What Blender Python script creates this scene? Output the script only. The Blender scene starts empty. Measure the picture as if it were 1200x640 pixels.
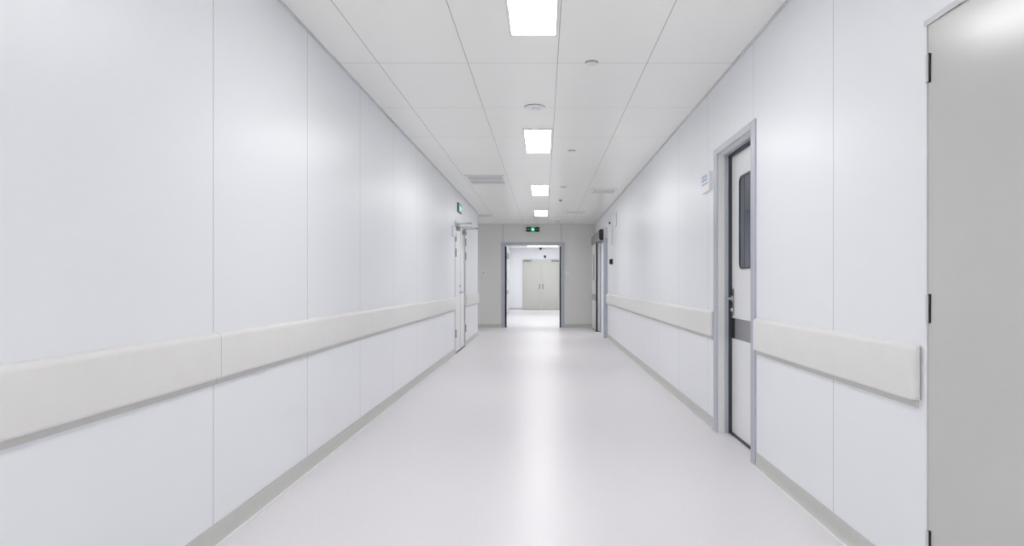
import bpy, bmesh, math, random
from mathutils import Vector, Matrix
random.seed(4)
S = bpy.context.scene
C = S.collection
PI = math.pi
EYE, H = 1.125, 2.645          # lens height, ceiling height
XL, XR = -1.42, 1.31           # faces of the corridor walls
YB, YE, YF = -3.0, 17.45, 29.3  # behind the camera, end wall, far wall beyond the doorway
YC = 14.6                      # corner where the side corridor opens on the left

# ------------------------------------------------------------------ materials
def rgb(r, g, b):
    f = lambda c: (c/255/12.92) if c/255 <= .04045 else ((c/255+.055)/1.055)**2.4
    return (f(r), f(g), f(b), 1)

def mat(name, col, rough=.5, metal=0, noise=0, nscale=60, coat=0, spec=.5, emit=0, trans=0, bump=0, stretch=None):
    m = bpy.data.materials.new(name); m.use_nodes = True
    nt = m.node_tree; N = nt.nodes; L = nt.links
    p = N['Principled BSDF']
    p.inputs['Base Color'].default_value = col
    p.inputs['Roughness'].default_value = rough
    p.inputs['Metallic'].default_value = metal
    p.inputs['Coat Weight'].default_value = coat
    p.inputs['Specular IOR Level'].default_value = spec
    p.inputs['Transmission Weight'].default_value = trans
    if emit:
        p.inputs['Emission Color'].default_value = col
        p.inputs['Emission Strength'].default_value = emit
    if noise:
        tc = N.new('ShaderNodeTexCoord'); nz = N.new('ShaderNodeTexNoise')
        nz.inputs['Scale'].default_value = nscale; nz.inputs['Detail'].default_value = 3
        src = tc.outputs['Object']
        if stretch:
            mp = N.new('ShaderNodeMapping'); mp.inputs['Scale'].default_value = stretch
            L.new(src, mp.inputs['Vector']); src = mp.outputs['Vector']
        L.new(src, nz.inputs['Vector'])
        mr = N.new('ShaderNodeMapRange')
        mr.inputs['From Min'].default_value = .3; mr.inputs['From Max'].default_value = .7
        mr.inputs['To Min'].default_value = 1-noise; mr.inputs['To Max'].default_value = 1+noise
        L.new(nz.outputs['Fac'], mr.inputs['Value'])
        mx = N.new('ShaderNodeMix'); mx.data_type = 'RGBA'; mx.blend_type = 'MULTIPLY'
        mx.inputs['Factor'].default_value = 1
        mx.inputs['A'].default_value = col
        L.new(mr.outputs['Result'], mx.inputs['B'])
        L.new(mx.outputs['Result'], p.inputs['Base Color'])
        if bump:
            b = N.new('ShaderNodeBump'); b.inputs['Strength'].default_value = bump; b.inputs['Distance'].default_value = .002
            L.new(nz.outputs['Fac'], b.inputs['Height']); L.new(b.outputs['Normal'], p.inputs['Normal'])
    return m

def panel_mat(name, col, line, axes, rough, width=.005, ribs=None, coat=0, spec=.5, tint=.012):
    """panelling: thin dark joints at fixed pitch along the object axes; axes = [(axis, origin, pitch), ...]"""
    m = mat(name, col, rough, coat=coat, spec=spec)
    nt = m.node_tree; N = nt.nodes; L = nt.links; p = N['Principled BSDF']
    tc = N.new('ShaderNodeTexCoord'); sx = N.new('ShaderNodeSeparateXYZ')
    L.new(tc.outputs['Object'], sx.inputs['Vector'])
    masks = []
    def math_(op, a, b=None, c=None):
        n = N.new('ShaderNodeMath'); n.operation = op
        for i, v in enumerate((a, b, c)):
            if v is None: continue
            if isinstance(v, (int, float)): n.inputs[i].default_value = v
            else: L.new(v, n.inputs[i])
        return n.outputs[0]
    for ax, o, pitch in axes:
        d = math_('PINGPONG', math_('ADD', sx.outputs[ax], -o + 60*pitch), pitch/2)
        masks.append(math_('LESS_THAN', d, width/2))
    msk = masks[0]
    for k in masks[1:]: msk = math_('MAXIMUM', msk, k)
    nz = N.new('ShaderNodeTexNoise'); nz.inputs['Scale'].default_value = 1.3; nz.inputs['Detail'].default_value = 2
    L.new(tc.outputs['Object'], nz.inputs['Vector'])
    v = math_('MULTIPLY_ADD', nz.outputs['Fac'], 2*tint, 1-tint)
    base = N.new('ShaderNodeMix'); base.data_type = 'RGBA'; base.blend_type = 'MULTIPLY'
    base.inputs['Factor'].default_value = 1; base.inputs['A'].default_value = col
    L.new(v, base.inputs['B'])
    mx = N.new('ShaderNodeMix'); mx.data_type = 'RGBA'
    L.new(msk, mx.inputs['Factor']); L.new(base.outputs['Result'], mx.inputs['A'])
    mx.inputs['B'].default_value = line
    L.new(mx.outputs['Result'], p.inputs['Base Color'])
    if ribs:
        ax, pitch, st = ribs
        w = math_('SINE', math_('MULTIPLY', sx.outputs[ax], 2*PI/pitch))
        b = N.new('ShaderNodeBump'); b.inputs['Strength'].default_value = st; b.inputs['Distance'].default_value = .0004
        L.new(w, b.inputs['Height']); L.new(b.outputs['Normal'], p.inputs['Normal'])
    return m

WALL = rgb(239.3, 241.3, 244.6)
JOINT = rgb(182, 183, 188)
M_wl = panel_mat('left_panel', WALL, JOINT, [(1, 2.932, 1.17)], .36, .0055, (1, .03, .08))
M_wr = panel_mat('right_panel', WALL, JOINT, [(1, 3.09, 1.18)], .36, .0055, (1, .03, .08))
M_we = panel_mat('end_panel', rgb(226, 226, 223), rgb(170, 170, 170), [(0, -1.05, 1.493)], .4, .012)
M_wf = panel_mat('far_panel', WALL, rgb(226, 227, 230), [(0, -1.45, 1.18)], .4, .01)
M_ceil = panel_mat('ceiling_panel', rgb(252, 252, 247), rgb(178, 178, 178), [(1, 4.708, 1.19), (0, .093, .617)], .3, .005, coat=.15)
M_shell = mat('plain_panel', WALL, .4, noise=.01, nscale=3)
M_lining = mat('door_lining', rgb(232, 232, 230), .4, noise=.01, nscale=10)
M_rail = mat('bumper_vinyl', rgb(231, 230, 227), .42, noise=.012, nscale=9)
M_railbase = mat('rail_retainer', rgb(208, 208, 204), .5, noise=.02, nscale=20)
M_base = mat('cove_vinyl', rgb(200, 201, 196), .45, noise=.05, nscale=140)
M_white = mat('white_plastic', rgb(238, 239, 241), .35, noise=.01, nscale=20)
M_offwh = mat('offwhite_leaf', rgb(238, 239, 239), .35, noise=.01, nscale=4)
M_beige = mat('pale_grey_leaf', rgb(199, 200, 193), .38, noise=.012, nscale=4)
M_grey = mat('grey_leaf', rgb(200, 200, 197), .22, noise=.012, nscale=3, spec=.6)
M_frame = mat('frame_metal', rgb(184, 188, 199), .38, metal=.12, noise=.015, nscale=8)
M_strip = mat('pale_frame', rgb(208, 210, 212), .35, noise=.012, nscale=8)
M_dark = mat('dark_gasket', rgb(62, 64, 72), .5, noise=.04, nscale=30)
M_black = mat('black_rubber', rgb(16, 17, 22), .45, noise=.04, nscale=30)
M_steel = mat('brushed_steel', rgb(168, 168, 168), .3, metal=1, noise=.08, nscale=30, stretch=(1, .1, 6))
M_alu = mat('brushed_aluminium', rgb(150, 150, 152), .4, metal=.7, noise=.06, nscale=30, stretch=(1, .1, 8))
M_chrome = mat('satin_chrome', rgb(190, 190, 192), .22, metal=1, noise=.02, nscale=20)
M_hinge = mat('hinge_steel', rgb(150, 150, 148), .35, metal=.8, noise=.06, nscale=60)
M_glass = mat('tinted_pane', rgb(52, 62, 76), .05, noise=.02, nscale=3, spec=.35)
M_glassf = mat('pale_pane', rgb(176, 180, 184), .1, noise=.02, nscale=3)
M_vent = mat('vent_white', rgb(236, 236, 234), .45, noise=.01, nscale=20)
M_slat = mat('vent_slat', rgb(206, 206, 207), .45, noise=.01, nscale=20)
M_void = mat('vent_void', rgb(112, 112, 116), .7, noise=.03, nscale=20)
M_blue = mat('blue_print', rgb(124, 158, 208), .5, noise=.03, nscale=40)
M_grey_ink = mat('pale_print', rgb(158, 172, 200), .5, noise=.03, nscale=40)
M_green = mat('sign_green', rgb(20, 150, 92), .35, emit=.55, noise=.02, nscale=20)
M_teal = mat('sign_teal', rgb(120, 190, 165), .35, emit=.12, noise=.02, nscale=20)
M_figure = mat('sign_figure', rgb(200, 255, 225), .4, emit=1.1, noise=.01, nscale=20)
M_rim = mat('sign_rim', rgb(28, 74, 66), .4, noise=.03, nscale=20)

def emit_mat(name, col, st):
    m = bpy.data.materials.new(name); m.use_nodes = True
    nt = m.node_tree; N = nt.nodes; L = nt.links
    p = N['Principled BSDF']; p.inputs['Base Color'].default_value = (.9, .9, .9, 1); p.inputs['Roughness'].default_value = .6
    tc = N.new('ShaderNodeTexCoord'); nz = N.new('ShaderNodeTexNoise'); nz.inputs['Scale'].default_value = 2
    L.new(tc.outputs['Object'], nz.inputs['Vector'])
    mr = N.new('ShaderNodeMapRange'); mr.inputs['To Min'].default_value = st*.97; mr.inputs['To Max'].default_value = st*1.03
    L.new(nz.outputs['Fac'], mr.inputs['Value']); L.new(mr.outputs['Result'], p.inputs['Emission Strength'])
    p.inputs['Emission Color'].default_value = col
    return m
LIGHT = 19.2
M_led = emit_mat('led_diffuser', (1, .992, .992, 1), LIGHT)
M_led_far = emit_mat('led_diffuser_far', (1, .995, 1, 1), 13)

# vinyl floor: pale lavender sheet with fine flecks and a satin finish
def floor_mat():
    m = mat('floor_vinyl', rgb(222, 217, 224), .27, spec=.5)
    nt = m.node_tree; N = nt.nodes; L = nt.links; p = N['Principled BSDF']
    tc = N.new('ShaderNodeTexCoord')
    a = N.new('ShaderNodeTexNoise'); a.inputs['Scale'].default_value = 130; a.inputs['Detail'].default_value = 4
    b = N.new('ShaderNodeTexNoise'); b.inputs['Scale'].default_value = 1.1; b.inputs['Detail'].default_value = 3
    mp = N.new('ShaderNodeMapping'); mp.inputs['Scale'].default_value = (1, .5, 1)
    L.new(tc.outputs['Object'], a.inputs['Vector']); L.new(tc.outputs['Object'], mp.inputs['Vector']); L.new(mp.outputs['Vector'], b.inputs['Vector'])
    r = N.new('ShaderNodeValToRGB')
    r.color_ramp.elements[0].position = .32; r.color_ramp.elements[0].color = rgb(226, 223, 226)
    r.color_ramp.elements[1].position = .62; r.color_ramp.elements[1].color = rgb(236, 233, 236)
    L.new(a.outputs['Fac'], r.inputs['Fac']); L.new(r.outputs['Color'], p.inputs['Base Color'])
    mr = N.new('ShaderNodeMapRange'); mr.inputs['From Min'].default_value = .3; mr.inputs['From Max'].default_value = .7
    mr.inputs['To Min'].default_value = .31; mr.inputs['To Max'].default_value = .36
    L.new(b.outputs['Fac'], mr.inputs['Value']); L.new(mr.outputs['Result'], p.inputs['Roughness'])
    return m
M_floor = floor_mat()

# ------------------------------------------------------------------ mesh helpers
def add_box(bm, x0, x1, y0, y1, z0, z1, bev=0, seg=2):
    r = bmesh.ops.create_cube(bm, size=1)
    vs = r['verts']
    for v in vs:
        v.co = Vector(((x0+x1)/2 + v.co.x*(x1-x0), (y0+y1)/2 + v.co.y*(y1-y0), (z0+z1)/2 + v.co.z*(z1-z0)))
    if bev:
        es = list({e for v in vs for e in v.link_edges})
        bmesh.ops.bevel(bm, geom=es, offset=bev, segments=seg, profile=.5, affect='EDGES')
    return bm

def box(*a, **k): return add_box(bmesh.new(), *a, **k)

def add_tube(bm, pts, r, n=12):
    """round bar along a polyline, capped"""
    pts = [Vector(p) for p in pts]; rings = []
    for i, p in enumerate(pts):
        d = (pts[min(i+1, len(pts)-1)] - pts[max(i-1, 0)]).normalized()
        u = d.cross(Vector((0, 0, 1)) if abs(d.z) < .9 else Vector((1, 0, 0))).normalized(); w = d.cross(u)
        rr = r[i] if isinstance(r, (list, tuple)) else r
        rings.append([bm.verts.new(p + u*rr*math.cos(2*PI*k/n) + w*rr*math.sin(2*PI*k/n)) for k in range(n)])
    for a, b in zip(rings, rings[1:]):
        for k in range(n): bm.faces.new((a[k], a[(k+1) % n], b[(k+1) % n], b[k]))
    bm.faces.new(rings[0][::-1]); bm.faces.new(rings[-1])
    return bm

def add_lathe(bm, prof, c, n=32, axis='z', sgn=1):
    """prof = [(radius, height)] revolved about an axis through c"""
    rings = []
    for r, h in prof:
        ring = []
        for k in range(n):
            a = 2*PI*k/n; u, w = r*math.cos(a), r*math.sin(a)
            ring.append(bm.verts.new((c[0]+u, c[1]+w, c[2]+h) if axis == 'z' else (c[0]+sgn*h, c[1]+u, c[2]+w)))
        rings.append(ring)
    for a, b in zip(rings, rings[1:]):
        for k in range(n): bm.faces.new((a[k], a[(k+1) % n], b[(k+1) % n], b[k]))
    bm.faces.new(rings[0][::-1]); bm.faces.new(rings[-1])
    return bm

def add_prism_y(bm, prof, y0, y1, scales=None):
    """closed (x,z) profile extruded along y; scales = [(y, inset toward centroid)] for rounded ends"""
    secs = scales or [(y0, 0), (y1, 0)]
    cx = sum(p[0] for p in prof)/len(prof); cz = sum(p[1] for p in prof)/len(prof)
    rings = []
    for y, ins in secs:
        ring = []
        for x, z in prof:
            dx, dz = x-cx, z-cz
            ring.append(bm.verts.new((cx + math.copysign(max(abs(dx)-ins, .001), dx), y, cz + math.copysign(max(abs(dz)-ins, .001), dz))))
        rings.append(ring)
    n = len(prof)
    for a, b in zip(rings, rings[1:]):
        for k in range(n): bm.faces.new((a[k], a[(k+1) % n], b[(k+1) % n], b[k]))
    bm.faces.new(rings[0][::-1]); bm.faces.new(rings[-1])
    return bm

def add_poly(bm, pts2, f, thick):
    """flat polygon pts2 mapped by f(u, v, w) with a thickness along w"""
    a = [bm.verts.new(f(u, v, 0)) for u, v in pts2]; b = [bm.verts.new(f(u, v, thick)) for u, v in pts2]
    n = len(a)
    for k in range(n): bm.faces.new((a[k], a[(k+1) % n], b[(k+1) % n], b[k]))
    bm.faces.new(a[::-1]); bm.faces.new(b)
    return bm

def rrect(u0, u1, v0, v1, r, n=5):
    out = []
    for cx, cy, a0 in ((u1-r, v1-r, 0), (u0+r, v1-r, 90), (u0+r, v0+r, 180), (u1-r, v0+r, 270)):
        for k in range(n+1):
            a = math.radians(a0 + 90*k/n); out.append((cx+r*math.cos(a), cy+r*math.sin(a)))
    return out

def obj(name, bm, m, parent=None, smooth=False):
    bmesh.ops.recalc_face_normals(bm, faces=bm.faces)
    me = bpy.data.meshes.new(name); bm.to_mesh(me); bm.free()
    o = bpy.data.objects.new(name, me); me.materials.append(m); C.objects.link(o)
    if smooth:
        for p in me.polygons: p.use_smooth = True
        try: me.set_sharp_from_angle(angle=math.radians(35))
        except Exception: pass
    if parent:
        o.parent = parent
        # meshes are drawn in world coordinates: bring them into the thing's own space
        root = parent
        while root.parent: root = root.parent
        if not root.get('local'): 
            me.transform(Matrix.Translation(-root.location) if parent is root else Matrix.Translation(-root.location))
    return o

def tag(o, label, cat, group=None, kind=None):
    o['label'] = label; o['category'] = cat
    if group: o['group'] = group
    if kind: o['kind'] = kind
    return o

def thing(name, loc, label, cat, group=None, kind=None):
    o = bpy.data.objects.new(name, None); C.objects.link(o); o.location = loc
    o.empty_display_size = .1
    return tag(o, label, cat, group, kind)

def dup(root, loc, label, group=None):
    r = root.copy(); C.objects.link(r); r.location = loc; r['label'] = label
    if group: r['group'] = group
    for ch in list(root.children):
        c = ch.copy(); C.objects.link(c); c.parent = r
        for g in ch.children:
            d = g.copy(); C.objects.link(d); d.parent = c
    return r

def struct(name, bm, m, label, cat, smooth=False):
    return tag(obj(name, bm, m, None, smooth), label, cat, None, 'structure')

# ------------------------------------------------------------------ room shell
T = .2                                     # wall thickness
XW = -6.2                                  # far end of the side corridor
struct('floor', box(XW-T, 4.2, YB-T, YF+T, -.12, 0), M_floor, 'glossy pale lavender vinyl floor running down the corridor', 'floor')
struct('ceiling', box(XW-T, 4.2, YB-T, YF+T, H, H+.12), M_ceil, 'white metal panel ceiling with thin dark joints', 'ceiling')

def wall_along_y(x0, x1, y0, y1, openings):
    bm = bmesh.new(); y = y0
    for a, b, zt in sorted(openings):
        add_box(bm, x0, x1, y, a, 0, H); add_box(bm, x0, x1, a, b, zt, H); y = b
    add_box(bm, x0, x1, y, y1, 0, H)
    return bm
D1 = (1.12, 2.335, 2.008)      # grey door beside the camera (right)
D2 = (4.30, 5.135, 2.095)      # door with a window (right)
D3 = (10.88, 12.22, 2.085)     # white double door (left)
D4 = (14.2, 15.62, 2.05)       # sliding door (right)
struct('wall_left', wall_along_y(XL-T, XL, YB, YC, [D3]), M_wl, 'long white panelled wall on the left of the corridor', 'wall')
struct('wall_right', wall_along_y(XR, XR+T, YB, YE, [D1[:2]+(D1[2]+.01,), D2, D4]), M_wr, 'long white panelled wall on the right with the windowed door', 'wall')
bm = bmesh.new()
E0, E1, EZ = -.999, .432, 2.112
add_box(bm, XW, E0, YE, YE+T, 0, H); add_box(bm, E1, XR+T, YE, YE+T, 0, H); add_box(bm, E0, E1, YE, YE+T, EZ, H)
struct('wall_end', bm, M_we, 'pale grey end wall around the open doorway under the green exit sign', 'wall')
struct('wall_corner', box(XW, XL-T, YC-T, YC, 0, H), M_shell, 'white wall of the side corridor round the left corner', 'wall')
struct('wall_side', box(XW-T, XW, YC-T, YE+T, 0, H), M_shell, 'white wall closing the side corridor', 'wall')
struct('wall_rear', box(XL-T, XR+T, YB-T, YB, 0, H), M_shell, 'white wall behind the viewer', 'wall')
FXL, FXR = -1.46, 1.31
struct('wall_far', box(FXL-T, FXR+T, YF, YF+T, 0, H), M_wf, 'white back wall around the pale double door beyond the open doorway', 'wall')
struct('wall_far_left', box(FXL-T, FXL, YE+T, YF, 0, H), M_shell, 'white left wall seen through the open doorway', 'wall')
struct('wall_far_right', box(FXR, FXR+T, YE+T, YF, 0, H), M_shell, 'white right wall beyond the open doorway', 'wall')
# room behind the open sliding door
bm = bmesh.new()
add_box(bm, XR+T, 4.0, 12.8, 13.0, 0, H); add_box(bm, XR+T, 4.0, 17.2, 17.4, 0, H); add_box(bm, 4.0, 4.2, 12.8, 17.4, 0, H)
struct('wall_annex', bm, M_shell, 'pale walls of the room inside the open sliding door', 'wall')
# closets behind the shut doors keep the openings from showing the outside
bm = bmesh.new()
add_box(bm, XR+T, XR+T+.04, D1[0]-.2, D1[1]+.2, 0, H); add_box(bm, XR+T, XR+T+.04, D2[0]-.2, D2[1]+.2, 0, H)
struct('wall_behind', bm, M_shell, 'wall surface behind the two near right doors', 'wall')
struct('wall_behind_left', box(XL-T-.04, XL-T, D3[0]-.2, D3[1]+.2, 0, H), M_shell, 'wall surface behind the white double door', 'wall')

# cove skirting: profile (distance from the wall, height)
COVE = [(0, .088), (.004, .088), (.005, .04), (.006, .022), (.009, .012), (.014, .005), (.02, .002), (.02, .0), (0, 0)]
def cove_y(xw, s, runs):
    bm = bmesh.new()
    for a, b in runs: add_prism_y(bm, [(xw+s*d, z) for d, z in COVE], a, b)
    return bm
def cove_x(yw, s, runs):
    bm = bmesh.new()
    for a, b in runs:
        add_prism_y(bm, COVE, a, b)
    for v in bm.verts: v.co = Vector((v.co.y, yw + s*v.co.x, v.co.z))
    return bm
struct('baseboard_left', cove_y(XL, 1, [(YB, 10.82), (12.28, YC)]), M_base, 'grey cove skirting along the left wall', 'baseboard', True)
struct('baseboard_right', cove_y(XR, -1, [(YB, D1[0]), (D1[1]+.02, 4.205), (5.245, 14.08), (15.7, YE)]), M_base, 'grey cove skirting along the right wall', 'baseboard', True)
struct('baseboard_end', cove_x(YE, -1, [(XW, -1.092), (.528, XR)]), M_base, 'grey cove skirting along the end wall', 'baseboard', True)
struct('baseboard_corner', cove_x(YC, 1, [(XW, XL)]), M_base, 'grey cove skirting in the side corridor', 'baseboard', True)
struct('baseboard_far', cove_x(YF, -1, [(FXL, -.93), (.69, FXR)]), M_base, 'grey cove skirting on the far back wall', 'baseboard', True)
struct('baseboard_far_left', cove_y(FXL, 1, [(YE+T, YF)]), M_base, 'grey cove skirting on the far left wall', 'baseboard', True)
struct('baseboard_far_right', cove_y(FXR, -1, [(YE+T, YF)]), M_base, 'grey cove skirting on the far right wall', 'baseboard', True)

# corner bead at the left wall's end and thin ceiling angle
struct('trim_1', box(XL-.02, XL+.003, YC-.02, YC+.003, .088, H, bev=.001), M_white, 'white corner trim where the left wall ends', 'trim')
bm = bmesh.new(); add_box(bm, XL, XL+.012, YB, YC, H-.012, H); add_box(bm, XR-.012, XR, YB, YE, H-.012, H)
struct('trim_2', bm, M_strip, 'narrow pale angle trim between the walls and ceiling', 'trim')

bm = bmesh.new()  # pale strips stand in for the highlight on the cove's foot
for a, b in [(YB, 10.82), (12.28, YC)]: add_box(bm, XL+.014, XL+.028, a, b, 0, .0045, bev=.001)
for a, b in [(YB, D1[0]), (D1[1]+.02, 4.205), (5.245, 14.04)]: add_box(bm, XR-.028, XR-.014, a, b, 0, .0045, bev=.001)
struct('skirting_highlight', bm, M_white, 'pale strip painting the highlight along the foot of the skirting', 'trim')
# open doorway in the end wall
D = thing('door_4', ((E0+E1)/2, YE, 0), 'open grey framed doorway in the end wall below the exit sign', 'doorway', kind='structure')
bm = bmesh.new(); p = .018
add_box(bm, E0-.092, E0, YE-p, YE, 0, EZ+.07, bev=.003); add_box(bm, E1, E1+.092, YE-p, YE, 0, EZ+.07, bev=.003)
add_box(bm, E0, E1, YE-p, YE, EZ, EZ+.07, bev=.003)
obj('casing', bm, M_frame, D)
bm = bmesh.new()
add_box(bm, E0-.004, E0+.012, YE, YE+T, 0, EZ); add_box(bm, E1-.012, E1+.004, YE, YE+T, 0, EZ); add_box(bm, E0+.012, E1-.012, YE, YE+T, EZ-.012, EZ)
obj('jamb', bm, M_strip, D)
for x0, x1 in ((E0-.002, E0+.042), (E1-.034, E1+.002)):
    obj('gasket', box(x0, x1, YE-.012, YE+.04, 0, EZ-.035, bev=.003), M_black, D)

# ------------------------------------------------------------------ shared door hardware
def lever_set(parent, x, y, z, s, ydir, zkey, plate=True, pull=.055, length=.115):
    """x = leaf face, s = direction into the corridor, ydir = where the grip points"""
    r = obj('lever_handle', add_tube(bmesh.new(), [(x, y, z), (x+s*.03, y, z), (x+s*(pull-.008), y, z), (x+s*pull, y+ydir*.012, z), (x+s*pull, y+ydir*.06, z), (x+s*pull, y+ydir*length, z)],
            [.011, .010, .010, .0105, .0095, .0085]), M_chrome, parent, True)
    if plate:
        obj('rose', add_lathe(bmesh.new(), [(.026, 0), (.026, .006), (.022, .010)], (x, y, z), 28, 'x', s), M_chrome, r, True)
    k = obj('lock_cylinder', add_lathe(bmesh.new(), [(.024, 0), (.024, .006), (.012, .010), (.010, .014)], (x, y, zkey), 28, 'x', s), M_chrome, parent, True)
    return r

def hinge(parent, x, y, z, s, h=.1, ydir=1, r=.007):
    """knuckle barrel with leaf plate and dark shadow slot"""
    o = obj('hinge', add_tube(bmesh.new(), [(x+s*r*.7, y, z-h/2), (x+s*r*.7, y, z-h/6-.001), (x+s*r*.7, y, z-h/6+.001), (x+s*r*.7, y, z+h/2)], [r, r, r, r]), M_hinge, parent, True)
    obj('hinge_plate', box(min(x, x+s*.003), max(x, x+s*.003), min(y, y+ydir*.022), max(y, y+ydir*.022), z-h/2, z+h/2, bev=.0008), M_chrome, o)
    return o

# ------------------------------------------------------------------ grey door beside the viewer
D = thing('door_1', (XR, D1[1], 0), 'large grey door with steel hinges at the right edge of the picture', 'door', kind='structure')
y0, y1, zt = D1
bm = bmesh.new()
add_box(bm, XR-.003, XR+.001, y1-.002, y1+.014, 0, zt-.002)
add_box(bm, XR-.003, XR+.001, y0-.02, y0, 0, zt-.002)
obj('door_frame', bm, M_white, D)
obj('frame_head', box(XR-.003, XR+.001, y0-.02, y1+.014, zt-.002, zt+.018), M_strip, D)
obj('frame_lining', add_box(add_box(bmesh.new(), XR+.03, XR+T, y0, y1, zt+.0085, zt+.01), XR+.03, XR+T, y1-.004, y1+.01, 0, zt), M_strip, D)
bm = box(0, .045, -(y1-y0-.012), -.0003, .012, zt+.008, bev=.001)
bmesh.ops.transform(bm, matrix=Matrix.Translation((XR+.002, y1, 0)) @ Matrix.Rotation(math.radians(.8), 4, 'Z'), verts=bm.verts)
leaf = obj('door_leaf', bm, M_grey, D)
for z in (1.858, 1.04, .235):
    h = obj('hinge', add_tube(bmesh.new(), [(XR-.004, y1-.011, z-.047), (XR-.004, y1-.011, z-.017), (XR-.004, y1-.011, z-.0165), (XR-.004, y1-.011, z+.0165), (XR-.004, y1-.011, z+.017), (XR-.004, y1-.011, z+.047)], [.0055, .0055, .0048, .0048, .0055, .0055]), M_strip, D, True)
    obj('hinge_plate', box(XR-.006, XR+.001, y1-.013, y1-.001, z-.047, z+.047, bev=.0006), M_strip, h)
    obj('shadow_slot', box(XR-.004, XR+.003, y1-.020, y1-.013, z-.049, z+.049), M_black, h)

# ------------------------------------------------------------------ door with a window
D = thing('door_2', (XR, D2[1], 0), 'white door with tall rounded window and steel push plate in grey frame', 'door', kind='structure')
y0, y1, zt = D2; p = .010
bm = bmesh.new()
add_box(bm, XR-p, XR+.002, y0-.09, y0, 0, zt+.05, bev=.003); add_box(bm, XR-p, XR+.002, y1, y1+.105, 0, zt+.05, bev=.003)
add_box(bm, XR-p, XR+.002, y0, y1, zt, zt+.05, bev=.003)
cas = obj('casing', bm, M_frame, D)
bm = bmesh.new()
add_box(bm, XR-.001, XR+.047, y1-.003, y1+.02, 0, zt); add_box(bm, XR-.001, XR+.047, y0-.02, y0+.003, 0, zt); add_box(bm, XR-.001, XR+.047, y0, y1, zt-.003, zt+.02)
obj('frame_lining', bm, M_lining, D)
bm = bmesh.new()
add_box(bm, XR+.047, XR+.075, y1-.008, y1+.02, 0, zt); add_box(bm, XR+.047, XR+.075, y0-.02, y0+.008, 0, zt); add_box(bm, XR+.047, XR+.075, y0+.008, y1-.008, zt-.008, zt+.02)
obj('door_stop', bm, M_frame, D)
bm = bmesh.new()
add_box(bm, XR+.076, XR+.108, y1-.014, y1+.01, 0, zt); add_box(bm, XR+.076, XR+.108, y0-.01, y0+.014, 0, zt); add_box(bm, XR+.076, XR+.112, y0+.014, y1-.011, zt-.02, zt+.01)
add_box(bm, XR+.085, XR+.112, y0+.01, y1-.01, .0, .012)
obj('gasket', bm, M_dark, D)
LX = XR+.1                      # leaf face
leaf = obj('door_leaf', box(LX, LX+.045, y0+.016, y1-.016, .013, zt-.022, bev=.002), M_offwh, D)
W = (4.52, 4.915, 1.228, 1.893)
fX = lambda u, v, w: (LX-w, u, v)
obj('window_pane', add_poly(bmesh.new(), rrect(W[0]+.012, W[1]-.012, W[2]+.012, W[3]-.012, .035), lambda u, v, w: (LX-.0005-w, u, v), .003), M_glass, leaf)
bm = bmesh.new()
oa, ia = rrect(*W, .05), rrect(W[0]+.013, W[1]-.013, W[2]+.013, W[3]-.013, .037)
n = len(oa)
va = [[bm.verts.new((LX-d, u, v)) for u, v in P] for P, d in ((oa, 0), (oa, .008), (ia, .008), (ia, 0))]
for a, b in zip(va, va[1:]):
    for k in range(n): bm.faces.new((a[k], a[(k+1) % n], b[(k+1) % n], b[k]))
obj('window_frame', bm, M_dark, leaf)
pl = obj('push_plate', box(LX-.003, LX, y0+.03, 5.035, .718, .868, bev=.001), M_steel, leaf); pl['label'] = 'brushed steel push plate'
obj('plate_reflection', box(LX-.004, LX, 5.035, y1-.018, .718, .868, bev=.001), M_black, leaf)  # black section paints the gasket's dark reflection in the steel plate
obj('lock_plate', box(LX-.006, LX, 5.06, 5.108, .885, 1.085, bev=.003), M_steel, leaf)
lever_set(leaf, LX-.006, 5.084, 1.014, -1, -1, .93, True)

# ------------------------------------------------------------------ white double door on the left
D = thing('door_3', (XL, (D3[0]+D3[1])/2, 0), 'white double door with lever handle in the left wall below green sign', 'door', kind='structure')
y0, y1, zt = D3
bm = bmesh.new(); p = .012
add_box(bm, XL-.01, XL+p, y0-.05, y0, 0, zt+.04, bev=.003); add_box(bm, XL-.01, XL+p, y1, y1+.05, 0, zt+.04, bev=.003); add_box(bm, XL-.01, XL+p, y0, y1, zt, zt+.04, bev=.003)
obj('door_frame', bm, M_strip, D)
ym = 11.6
for a, b in ((y0+.004, ym-.004), (ym+.004, y1-.004)):
    lf = obj('door_leaf', box(XL-.05, XL-.004, a, b, .012, zt-.004, bev=.002), M_offwh, D)
    if a < ym-.1: lf1 = lf
    else: lf2 = lf
obj('meeting_strip', box(XL-.03, XL-.001, ym-.006, ym+.006, .012, zt-.01), M_frame, D)
obj('threshold', box(XL-.1, XL+.012, y0-.05, y1+.05, 0, .008, bev=.002), M_dark, D)
for yh, yd in ((y0-.012, -1), (y1+.012, 1)):
    for z in (1.86, 1.615, .325):
        o = obj('hinge', add_tube(bmesh.new(), [(XL+.016, yh, z-.065), (XL+.016, yh, z-.02), (XL+.016, yh, z+.02), (XL+.016, yh, z+.065)], [.012]*4), M_hinge, D, True)
        obj('hinge_plate', box(XL+.006, XL+.015, min(yh, yh+yd*.03), max(yh, yh+yd*.03), z-.065, z+.065, bev=.001), M_alu, o)
lever_set(lf1, XL-.004, ym-.06, .975, 1, -1, 1.085)
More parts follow.
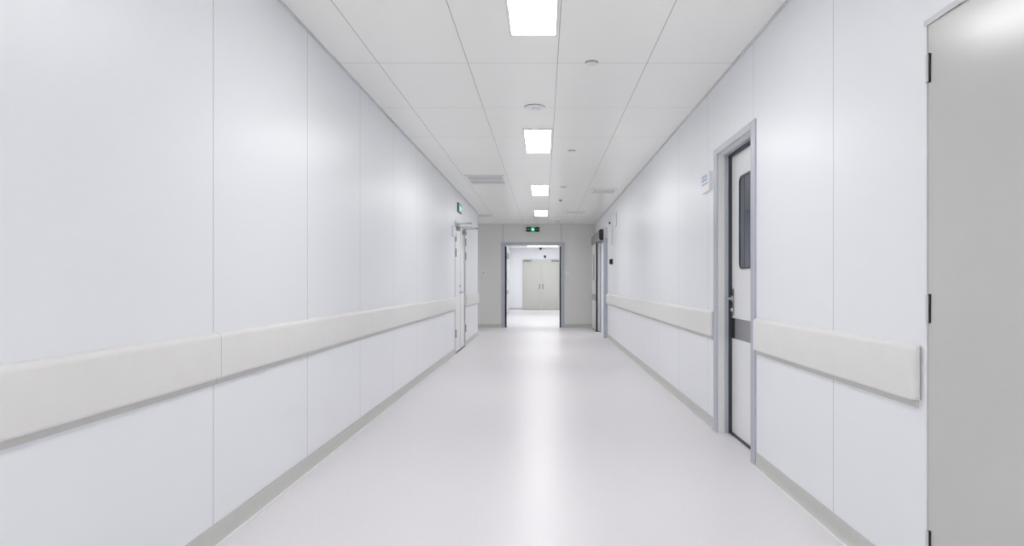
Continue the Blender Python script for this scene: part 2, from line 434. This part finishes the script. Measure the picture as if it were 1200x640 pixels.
for lf, ya, yd in ((lf1, y0+.1, 1), (lf2, y1-.1, -1)):
    c = obj('door_closer', box(XL-.004, XL+.05, min(ya, ya+yd*.22), max(ya, ya+yd*.22), 1.985, 2.05, bev=.006), M_alu, lf)
    yy = ya + yd*.05
    bm = bmesh.new()
    add_tube(bm, [(XL+.025, yy, 2.05), (XL+.025, yy, 2.085)], .014)
    add_box(bm, XL+.02, XL+.25, yy-.012, yy+.012, 2.082, 2.096, bev=.003)
    add_tube(bm, [(XL+.24, yy, 2.078), (XL+.24, yy, 2.112)], .014)
    add_tube(bm, [(XL+.24, yy, 2.105), (XL+.012, yy+yd*.24, 2.105)], .008)
    obj('closer_arm', bm, M_chrome, c)

# ------------------------------------------------------------------ sliding door on the right
D = thing('door_5', (XR, D4[0], 0), 'sliding door with grey header box and black edged leaf by the end wall', 'door', kind='structure')
y0, y1, zt = D4
bm = bmesh.new(); p = .02
add_box(bm, XR-.075, XR+.002, y0-.13, y0, 0, zt+.01, bev=.004); add_box(bm, XR-p, XR+.002, y1, y1+.09, 0, zt+.06, bev=.003); add_box(bm, XR-p, XR+.002, y0, y1, zt, zt+.06, bev=.003)
obj('casing', bm, M_frame, D)
bm = bmesh.new()
add_box(bm, XR, XR+T, y1-.012, y1+.004, 0, zt); add_box(bm, XR, XR+T, y0-.004, y0+.012, 0, zt); add_box(bm, XR, XR+T, y0+.012, y1-.012, zt-.012, zt+.004)
obj('frame_lining', bm, M_white, D)
hd = obj('header_box', add_prism_y(bmesh.new(), [(XR-.02, 2.07), (XR-.095, 2.07), (XR-.115, 2.10), (XR-.115, 2.27), (XR-.10, 2.295), (XR-.02, 2.295)], 14.78, 17.2), M_alu, D)
obj('header_end', add_prism_y(bmesh.new(), [(XR-.018, 2.066), (XR-.097, 2.066), (XR-.118, 2.098), (XR-.118, 2.272), (XR-.102, 2.298), (XR-.018, 2.298)], 14.74, 14.78), M_black, hd)
leaf = obj('door_leaf', box(XR-.1, XR-.012, 15.88, 17.2, .02, 2.07, bev=.002), M_offwh, D)
bm = bmesh.new(); add_box(bm, XR-.102, XR-.064, 15.86, 15.9, .02, 2.07, bev=.003); add_box(bm, XR-.1, XR-.012, 15.9, 17.2, .004, .02)
obj('rubber_edge', bm, M_black, leaf)
obj('window_pane', box(XR-.1035, XR-.0995, 16.25, 16.85, 1.22, 1.82, bev=.001), M_glassf, leaf)
obj('push_plate', box(XR-.103, XR-.0995, 15.92, 17.18, .72, .87, bev=.001), M_steel, leaf)
obj('door_sign', box(XR-.104, XR-.0995, 16.3, 16.8, 1.88, 2.02, bev=.001), M_white, leaf)

obj('post_cap', box(XR-.07, XR, y0-.12, 14.2, 2.062, 2.29, bev=.004), M_strip, D)
# ------------------------------------------------------------------ far double door and its closers
D = thing('door_6', (-.13, YF, 0), 'pale grey double door with closers on the far back wall', 'door', kind='structure')
bm = bmesh.new(); a, b, zt = -.9, .66, 2.13
add_box(bm, a-.03, a, YF-.02, YF, 0, zt+.03, bev=.003); add_box(bm, b, b+.03, YF-.02, YF, 0, zt+.03, bev=.003); add_box(bm, a, b, YF-.02, YF, zt, zt+.03, bev=.003)
obj('door_frame', bm, M_strip, D)
for q, (x0, x1) in enumerate(((a+.004, -.124), (-.116, b-.004))):
    lf = obj('door_leaf', box(x0, x1, YF-.045, YF-.002, .015, zt-.004, bev=.003), M_beige, D)
    ho = a+.02 if q == 0 else b-.02
    sx = 1 if q == 0 else -1
    c = obj('door_closer', box(min(ho, ho+sx*.32), max(ho, ho+sx*.32), YF-.1, YF-.045, zt-.075, zt-.015, bev=.006), M_alu, lf)
    bm = bmesh.new()
    add_tube(bm, [(ho+sx*.1, YF-.08, zt-.02), (ho+sx*.1, YF-.08, zt+.02)], .015)
    add_box(bm, min(ho+sx*.08, ho+sx*.4), max(ho+sx*.08, ho+sx*.4), YF-.095, YF-.07, zt+.006, zt+.022, bev=.003)
    obj('closer_arm', bm, M_chrome, c)
    hx = -.12 - sx*.07
    o = obj('lever_handle', add_tube(bmesh.new(), [(hx, YF-.045, 1.0), (hx, YF-.08, 1.0), (hx+sx*.015, YF-.09, 1.0), (hx+sx*.09, YF-.09, 1.0)], [.012, .010, .010, .008]), M_chrome, lf, True)
    obj('lock_plate', box(hx-.025, hx+.025, YF-.052, YF-.045, .88, 1.1, bev=.003), M_alu, lf)
obj('bottom_seal', box(a, b, YF-.05, YF-.002, 0, .015), M_dark, D)

# sliding door on the left wall beyond the doorway
D = thing('door_7', (FXL, 24.4, 0), 'white sliding door with black edge beyond the doorway on the left', 'door', kind='structure')
leaf = obj('door_leaf', box(FXL+.045, FXL+.09, 24.45, 26.4, .02, 2.05, bev=.003), M_offwh, D)
obj('rubber_edge', add_box(box(FXL+.04, FXL+.095, 24.38, 24.45, .02, 2.05, bev=.004), FXL+.045, FXL+.09, 24.45, 26.4, .004, .02), M_black, leaf)
obj('window_pane', box(FXL+.0895, FXL+.094, 25.0, 25.8, 1.22, 1.85, bev=.001), M_glassf, leaf)
obj('push_plate', box(FXL+.0895, FXL+.094, 24.47, 26.38, .72, .87, bev=.001), M_steel, leaf)
hd = obj('header_box', add_prism_y(bmesh.new(), [(FXL, 2.06), (FXL+.09, 2.06), (FXL+.11, 2.09), (FXL+.11, 2.26), (FXL+.095, 2.28), (FXL, 2.28)], 23.4, 26.5), M_alu, D)

# ------------------------------------------------------------------ wall bumper rails
def rail(xw, s, y0, y1, label, r0=True, r1=True):
    t = thing('bumper_rail', (xw, (y0+y1)/2, .8), label, 'bumper rail', 'vinyl bumper rails on the corridor walls')
    P = [(0, .913), (.012, .914), (.024, .910), (.032, .901), (.035, .890), (.035, .731), (.034, .724), (.030, .719), (0, .716)]
    prof = [(xw+s*d, z) for d, z in P]
    e = .03
    a = y0+(e if r0 else 0); b = y1-(e if r1 else 0)
    obj('rail_cover', add_prism_y(bmesh.new(), prof, a, b), M_rail, t, True)
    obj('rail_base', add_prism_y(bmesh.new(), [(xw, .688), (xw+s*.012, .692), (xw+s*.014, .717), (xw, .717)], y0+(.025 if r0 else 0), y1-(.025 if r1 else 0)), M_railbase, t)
    ends = ([(y0, a, 1)] if r0 else []) + ([(y1, b, -1)] if r1 else [])
    for yo, yi, d in ends:
        secs = [(yi, 0)] + [(yi + (yo-yi)*math.sin(k*PI/12), .016*(1-math.cos(k*PI/12))) for k in range(1, 7)]
        if yi < yo: secs = secs
        obj('end_cap', add_prism_y(bmesh.new(), prof, 0, 0, secs), M_rail, t, True)
    return t
rail(XL, 1, YB+.05, 2.93, 'nearest length of off-white bumper rail on left wall, cut by left picture edge', True, False)
rail(XL, 1, 2.933, 10.8, 'long off-white bumper rail on left wall from the near joint to the double door', False, True)
rail(XL, 1, 12.3, 14.56, 'short off-white bumper rail between the left double door and the wall corner')
rail(XR, -1, 2.36, 4.185, 'nearest off-white bumper rail on right wall between grey door and windowed door')
rail(XR, -1, 5.25, 14.06, 'long off-white bumper rail on right wall from windowed door to sliding door')

# ------------------------------------------------------------------ ceiling lights
def light(loc, label, wx, ly, led, group):
    t = thing('ceiling_light', loc, label, 'ceiling light', group); t['local'] = 1
    f = bmesh.new(); b = .014
    for x0, x1, y0, y1 in ((-wx/2, -wx/2+b, -ly/2, ly/2), (wx/2-b, wx/2, -ly/2, ly/2), (-wx/2+b, wx/2-b, -ly/2, -ly/2+b), (-wx/2+b, wx/2-b, ly/2-b, ly/2)):
        add_box(f, x0, x1, y0, y1, -.012, 0, bev=.002)
    obj('frame', f, M_vent, t)
    obj('diffuser', box(-wx/2+b, wx/2-b, -ly/2+b, ly/2-b, -.007, -.001), led, t)
    return t
LX0 = -.063
G = 'white ceiling light panels in a row down the corridor'
l0 = light((LX0, 3.56, H), 'nearest square-looking ceiling light panel, cut by the top picture edge', .29, 1.2, M_led, G)
for y, lab in ((7.3, 'second ceiling light panel from the viewer, beyond the round smoke detector'),
               (11.1, 'third ceiling light panel from the viewer, between the two ceiling vents'),
               (14.7, 'farthest corridor ceiling light panel, just before the exit sign'),
               (-.1, 'ceiling light panel overhead behind the viewer'), (-2.2, 'rearmost ceiling light panel behind the viewer')):
    dup(l0, (LX0, y, H), lab)
G2 = 'ceiling lights beyond the doorway'
lf_ = light((-.05, 27.75, H), 'wide ceiling light seen under the head of the open doorway', 1.23, .6, M_led_far, G2)
dup(lf_, (-.05, 23.0, H), 'ceiling light hidden above the doorway head, middle of the far corridor')
dup(lf_, (-.05, 19.4, H), 'ceiling light just beyond the end wall')
dup(l0, (-5.3, 16.0, H), 'added unseen light panel round the left corner in the side corridor', 'added unseen lights in side rooms')  # unseen panel, added to brighten the end wall
dup(l0, (2.7, 15.0, H), 'added unseen light panel in the room behind the open sliding door', 'added unseen lights in side rooms')  # unseen panel, added to light the sliding door opening

# ------------------------------------------------------------------ vents
def vent(loc, label, wx, ly, bars, along_x):
    t = thing('ceiling_vent', loc, label, 'vent', 'white ceiling vents'); t['local'] = 1
    f = bmesh.new(); b = .035
    for x0, x1, y0, y1 in ((-wx/2, -wx/2+b, -ly/2, ly/2), (wx/2-b, wx/2, -ly/2, ly/2), (-wx/2+b, wx/2-b, -ly/2, -ly/2+b), (-wx/2+b, wx/2-b, ly/2-b, ly/2)):
        add_box(f, x0, x1, y0, y1, -.016, 0, bev=.003)
    for k in range(1, bars):
        y = -ly/2 + b + (ly-2*b)*k/bars
        add_box(f, -wx/2+b, wx/2-b, y-.022, y+.022, -.015, 0, bev=.002)
    obj('frame', f, M_vent, t)
    obj('backing', box(-wx/2+b, wx/2-b, -ly/2+b, ly/2-b, -.002, 0), M_void, t)
    n = max(4, int((ly-2*b)/.042))
    sl = bmesh.new()
    for k in range(n):
        y = -ly/2+b + (k+.5)*(ly-2*b)/n
        q = box(-wx/2+b, wx/2-b, -.014, .014, -.0012, .0012)
        bmesh.ops.transform(q, matrix=Matrix.Translation((0, y, -.008)) @ Matrix.Rotation(math.radians(-20), 4, 'X'), verts=q.verts)
        me = bpy.data.meshes.new('slat_strip'); q.to_mesh(me); q.free(); sl.from_mesh(me); bpy.data.meshes.remove(me)
    obj('louvre', sl, M_slat, t)
    return t
vent((-.84, 9.95, H), 'large two-slot white ceiling vent on the left above the double door approach', .56, .8, 2, True)
vent((.975, 11.2, H), 'narrow white ceiling vent on the right of the third light panel', .42, .5, 1, True)
vent((.665, 14.5, H), 'faint flat ceiling vent at the right near the end wall', .46, .4, 2, True)
vent((-1.35, 15.2, H), 'small flat ceiling vent round the left corner near the end wall', .42, .4, 2, True)

# ------------------------------------------------------------------ detectors and sprinkler discs
t = thing('smoke_detector', (-.08, 5.87, H), 'white round smoke detector on the ceiling before the second light panel', 'smoke detector')
b0 = obj('base', add_lathe(bmesh.new(), [(.088, 0), (.088, -.006), (.080, -.014), (.045, -.016)], (-.08, 5.87, H), 40), M_white, t, True)
obj('sensor_head', add_lathe(bmesh.new(), [(.036, -.014), (.036, -.024), (.030, -.032), (.015, -.035)], (-.068, 5.85, H), 32), M_white, t, True)
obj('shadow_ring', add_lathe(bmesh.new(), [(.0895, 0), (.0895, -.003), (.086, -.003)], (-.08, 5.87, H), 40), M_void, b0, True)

t = thing('sprinkler_cover', (.328, 4.69, H), 'nearest small round sprinkler cover on the ceiling, right of the first light', 'sprinkler cover', 'round sprinkler covers along the ceiling'); t['local'] = 1
obj('cap', add_lathe(bmesh.new(), [(.040, -.003), (.042, -.008), (.040, -.013), (.03, -.014)], (0, 0, 0), 32), M_vent, t, True)
obj('ring', add_lathe(bmesh.new(), [(.045, 0), (.045, -.003), (.034, -.004)], (0, 0, 0), 32), M_void, t, True)
for x, y, lab in ((.317, 7.81, 'second round sprinkler cover, right of the second light panel'), (.305, 10.75, 'third round sprinkler cover, right of the third light panel'),
                  (.32, 16.7, 'farthest round sprinkler cover, on the ceiling near the exit sign')):
    dup(t, (x, y, H), lab)
def dome(loc, label):
    t = thing('dome_camera', loc, label, 'dome camera'); t['local'] = 1
    obj('base', add_lathe(bmesh.new(), [(.04, 0), (.04, -.014), (.034, -.019)], (0, 0, 0), 28), M_white, t, True)
    obj('dome', add_lathe(bmesh.new(), [(.03, -.018), (.028, -.026), (.02, -.034), (.01, -.037)], (0, 0, 0), 28), M_black, t, True)
dome((.298, 12.3, H), 'small white ceiling camera with dark dome, right of the row of lights')
t = thing('dome_camera', (-.15, YF-.1, 2.62), 'small black camera high above the far double door', 'dome camera'); t['local'] = 1
obj('base', add_lathe(bmesh.new(), [(.06, .025), (.06, .0), (.05, -.01)], (0, 0, 0), 28), M_dark, t, True)
obj('dome', add_lathe(bmesh.new(), [(.045, -.008), (.043, -.03), (.03, -.05), (.012, -.058)], (0, 0, 0), 28), M_black, t, True)
t = thing('motion_sensor', (.04, YF, 2.27), 'small grey box on the far wall above the double door', 'sensor')
obj('housing', box(-.01, .09, YF-.05, YF+.002, 2.22, 2.33, bev=.006), M_dark, t)
obj('lens', box(.01, .07, YF-.054, YF-.049, 2.24, 2.28, bev=.002), M_black, t)

# ------------------------------------------------------------------ exit signs
def figure_polys():
    """running person, unit square, as simple strokes"""
    out = [[(.46+.09*math.cos(2*PI*k/10), .86+.09*math.sin(2*PI*k/10)) for k in range(10)]]
    def stroke(a, b, w):
        d = Vector((b[0]-a[0], b[1]-a[1])).normalized(); n = Vector((-d.y, d.x))*w
        return [(a[0]+n.x, a[1]+n.y), (a[0]-n.x, a[1]-n.y), (b[0]-n.x, b[1]-n.y), (b[0]+n.x, b[1]+n.y)]
    for a, b, w in (((.46, .76), (.56, .42), .09), ((.46, .72), (.24, .60), .045), ((.24, .60), (.18, .44), .04), ((.50, .72), (.70, .60), .045), ((.70, .60), (.82, .68), .04),
                    ((.56, .42), (.38, .26), .055), ((.38, .26), (.16, .24), .045), ((.56, .42), (.72, .22), .055), ((.72, .22), (.66, .02), .045)):
        out.append(stroke(a, b, w))
    return out
def arrow(u0, u1, v0, v1, d):
    """arrow in a box pointing along d"""
    h = v1-v0; c = (v0+v1)/2; w = u1-u0
    P = [(0, c-h*.13), (w*.55, c-h*.13), (w*.55, c-h*.5), (w, c), (w*.55, c+h*.5), (w*.55, c+h*.13), (0, c+h*.13)]
    return [(u0+u, v) for u, v in P] if d > 0 else [(u1-u, v) for u, v in P]

t = thing('exit_sign', (-.285, YE, 2.51), 'black and green exit sign with running figure and two arrows over the end doorway', 'exit sign')
fe = lambda u, v, w: (u, YE-.03-w, v)
sx0, sx1, sz0, sz1 = -.45, -.12, 2.448, 2.565
obj('housing', box(sx0, sx1, YE-.03, YE, sz0, sz1, bev=.003), M_black, t)
cx0, cx1 = -.335, -.232
g = obj('green_panel', add_poly(bmesh.new(), [(cx0, sz0+.004), (cx1, sz0+.004), (cx1, sz1-.004), (cx0, sz1-.004)], fe, .002), M_green, t)
bm = bmesh.new()
for P in figure_polys(): add_poly(bm, [(cx0+.004+u*(cx1-cx0-.008), sz0+.012+v*(sz1-sz0-.024)) for u, v in P], lambda u, v, w: (u, YE-.032-w, v), .002)
obj('running_figure', bm, M_figure, g)
for a, b, d in ((sx0+.015, cx0-.008, -1), (cx1+.008, sx1-.015, 1)):
    obj('arrow', add_poly(bmesh.new(), arrow(a, b, sz0+.035, sz1-.035, d), fe, .002), M_green, t)

t = thing('exit_sign', (XL, 11.39, 2.38), 'green exit sign with pale running figure high on left wall above the double door', 'exit sign')
y0, y1, z0, z1 = 11.17, 11.62, 2.3, 2.455
obj('housing', box(XL, XL+.02, y0, y1, z0, z1, bev=.003), M_rim, t)
g = obj('green_panel', box(XL+.0195, XL+.0225, y0+.055, y1-.03, z0+.02, z1-.02), M_teal, t)
bm = bmesh.new()
for P in figure_polys(): add_poly(bm, [(y0+.16+u*.12, z0+.028+v*.1) for u, v in P], lambda u, v, w: (XL+.0225+w, u, v), .0015)
obj('running_figure', bm, M_figure, g)
obj('arrow', add_poly(bmesh.new(), arrow(y0+.3, y0+.4, z0+.05, z1-.05, 1), lambda u, v, w: (XL+.0225+w, u, v), .0015), M_figure, g)

# ------------------------------------------------------------------ wall boxes, switches
t = thing('sign_box', (XR, 5.43, 1.92), 'white rounded sign box with faint blue print beside the windowed door', 'sign box')
bm = bmesh.new()
add_poly(bm, rrect(5.30, 5.57, 1.855, 2.005, .022), lambda u, v, w: (XR-w, u, v), .027)
o = obj('housing', bm, M_white, t)
bm = bmesh.new()
# indistinct blue characters above a fainter line, as broad strokes
x = 5.545
for wch in (.034, .03, .036, .032):
    add_poly(bm, [(x-wch, 1.945), (x, 1.945), (x, 1.953), (x-wch, 1.953)], lambda u, v, w: (XR-.027-w, u, v), .001)
    add_poly(bm, [(x-wch, 1.972), (x, 1.972), (x, 1.980), (x-wch, 1.980)], lambda u, v, w: (XR-.027-w, u, v), .001)
    add_poly(bm, [(x-wch*.62, 1.937), (x-wch*.38, 1.937), (x-wch*.38, 1.990), (x-wch*.62, 1.990)], lambda u, v, w: (XR-.027-w, u, v), .0014)
    x -= wch+.012
obj('blue_print', bm, M_blue, o)
bm = bmesh.new(); x = 5.54
for k in range(9):
    wch = .012 + .004*(k % 3)
    add_poly(bm, [(x-wch, 1.912), (x, 1.912), (x, 1.922), (x-wch, 1.922)], lambda u, v, w: (XR-.027-w, u, v), .001); x -= wch+.006
obj('fine_print', bm, M_grey_ink, o)

t = thing('sign_box', (XL, 10.61, 1.93), 'white rounded sign box on left wall beside the double door', 'sign box')
o = obj('housing', add_poly(bmesh.new(), rrect(10.44, 10.79, 1.855, 2.005, .022), lambda u, v, w: (XL+w, u, v), .03), M_white, t)
obj('face_plate', add_poly(bmesh.new(), rrect(10.47, 10.76, 1.875, 1.985, .015), lambda u, v, w: (XL+.03+w, u, v), .003), M_white, t)

t = thing('card_reader', (XR, 13.07, 1.54), 'small black box on right wall beside the sliding door', 'card reader')
obj('housing', box(XR-.055, XR-.004, 13.02, 13.12, 1.495, 1.59, bev=.006), M_black, t)
obj('back_plate', box(XR-.008, XR+.002, 13.01, 13.13, 1.485, 1.6, bev=.002), M_dark, t)
t = thing('wall_sensor', (XR, 13.3, 2.3), 'tiny black sensor high on right wall beside the header box', 'sensor')
obj('bracket', box(XR-.02, XR, 13.3, 13.33, 2.29, 2.32, bev=.002), M_white, t)
obj('sensor_eye', box(XR-.045, XR-.02, 13.29, 13.34, 2.28, 2.325, bev=.004), M_black, t)
t = thing('wall_plaque', (XR, 12.45, 2.28), 'thin white plaque high on right wall before the sliding door', 'plaque')
obj('plate', box(XR-.016, XR-.004, 12.3, 12.62, 2.17, 2.4, bev=.002), M_white, t)
obj('edge_rim', box(XR-.004, XR, 12.295, 12.625, 2.165, 2.405), M_frame, t)
t = thing('access_cover', (XR, 13.2, 2.1), 'narrow white cover panel on right wall above the black card reader', 'cover panel')
obj('cover', box(XR-.012, XR+.002, 13.1, 13.6, 1.87, 2.25, bev=.003), M_white, t)
obj('reveal_edge', box(XR-.006, XR, 13.09, 13.1, 1.87, 2.25), M_frame, t)
def switch(x, z, label):
    t = thing('wall_switch', (x, YE, z), label, 'switch', 'white switches on the end wall')
    obj('plate', box(x-.043, x+.043, YE-.009, YE, z-.043, z+.043, bev=.003), M_white, t)
    obj('rocker', box(x-.02, x+.02, YE-.014, YE-.009, z-.03, z+.03, bev=.002), M_vent, t)
switch(.588, 1.39, 'white switch on end wall just right of the open doorway')
t = thing('key_switch', (-1.545, YE, 1.4), 'small round grey key switch on end wall left of the doorway', 'key switch')
obj('plate', box(-1.58, -1.51, YE-.008, YE, 1.365, 1.435, bev=.003), M_vent, t)
obj('knob', add_tube(bmesh.new(), [(-1.545, YE-.008, 1.4), (-1.545, YE-.03, 1.4)], .018), M_alu, t, True)

# ------------------------------------------------------------------ camera, world, colour
cam = bpy.data.cameras.new('camera'); co = bpy.data.objects.new('camera', cam); C.objects.link(co)
co.location = (0, 0, EYE); co.rotation_euler = (PI/2, 0, 0)
cam.sensor_width = 36; cam.lens = 36*800/1200
cam.shift_x = -37.5/1200; cam.shift_y = 12.3/1200
cam.clip_start = .02; cam.clip_end = 200
S.camera = co
w = bpy.data.worlds.new('world'); S.world = w; w.use_nodes = True
w.node_tree.nodes['Background'].inputs[0].default_value = (.8, .82, .85, 1)
w.node_tree.nodes['Background'].inputs[1].default_value = .3
S.view_settings.view_transform = 'Standard'; S.view_settings.look = 'None'
S.view_settings.exposure = 0; S.view_settings.gamma = 1
S.cycles.max_bounces = 12; S.cycles.diffuse_bounces = 8; S.cycles.glossy_bounces = 5
S.cycles.use_denoising = True
S.cycles.sample_clamp_indirect = 8
for o in S.objects:
    if 'local' in o: del o['local']
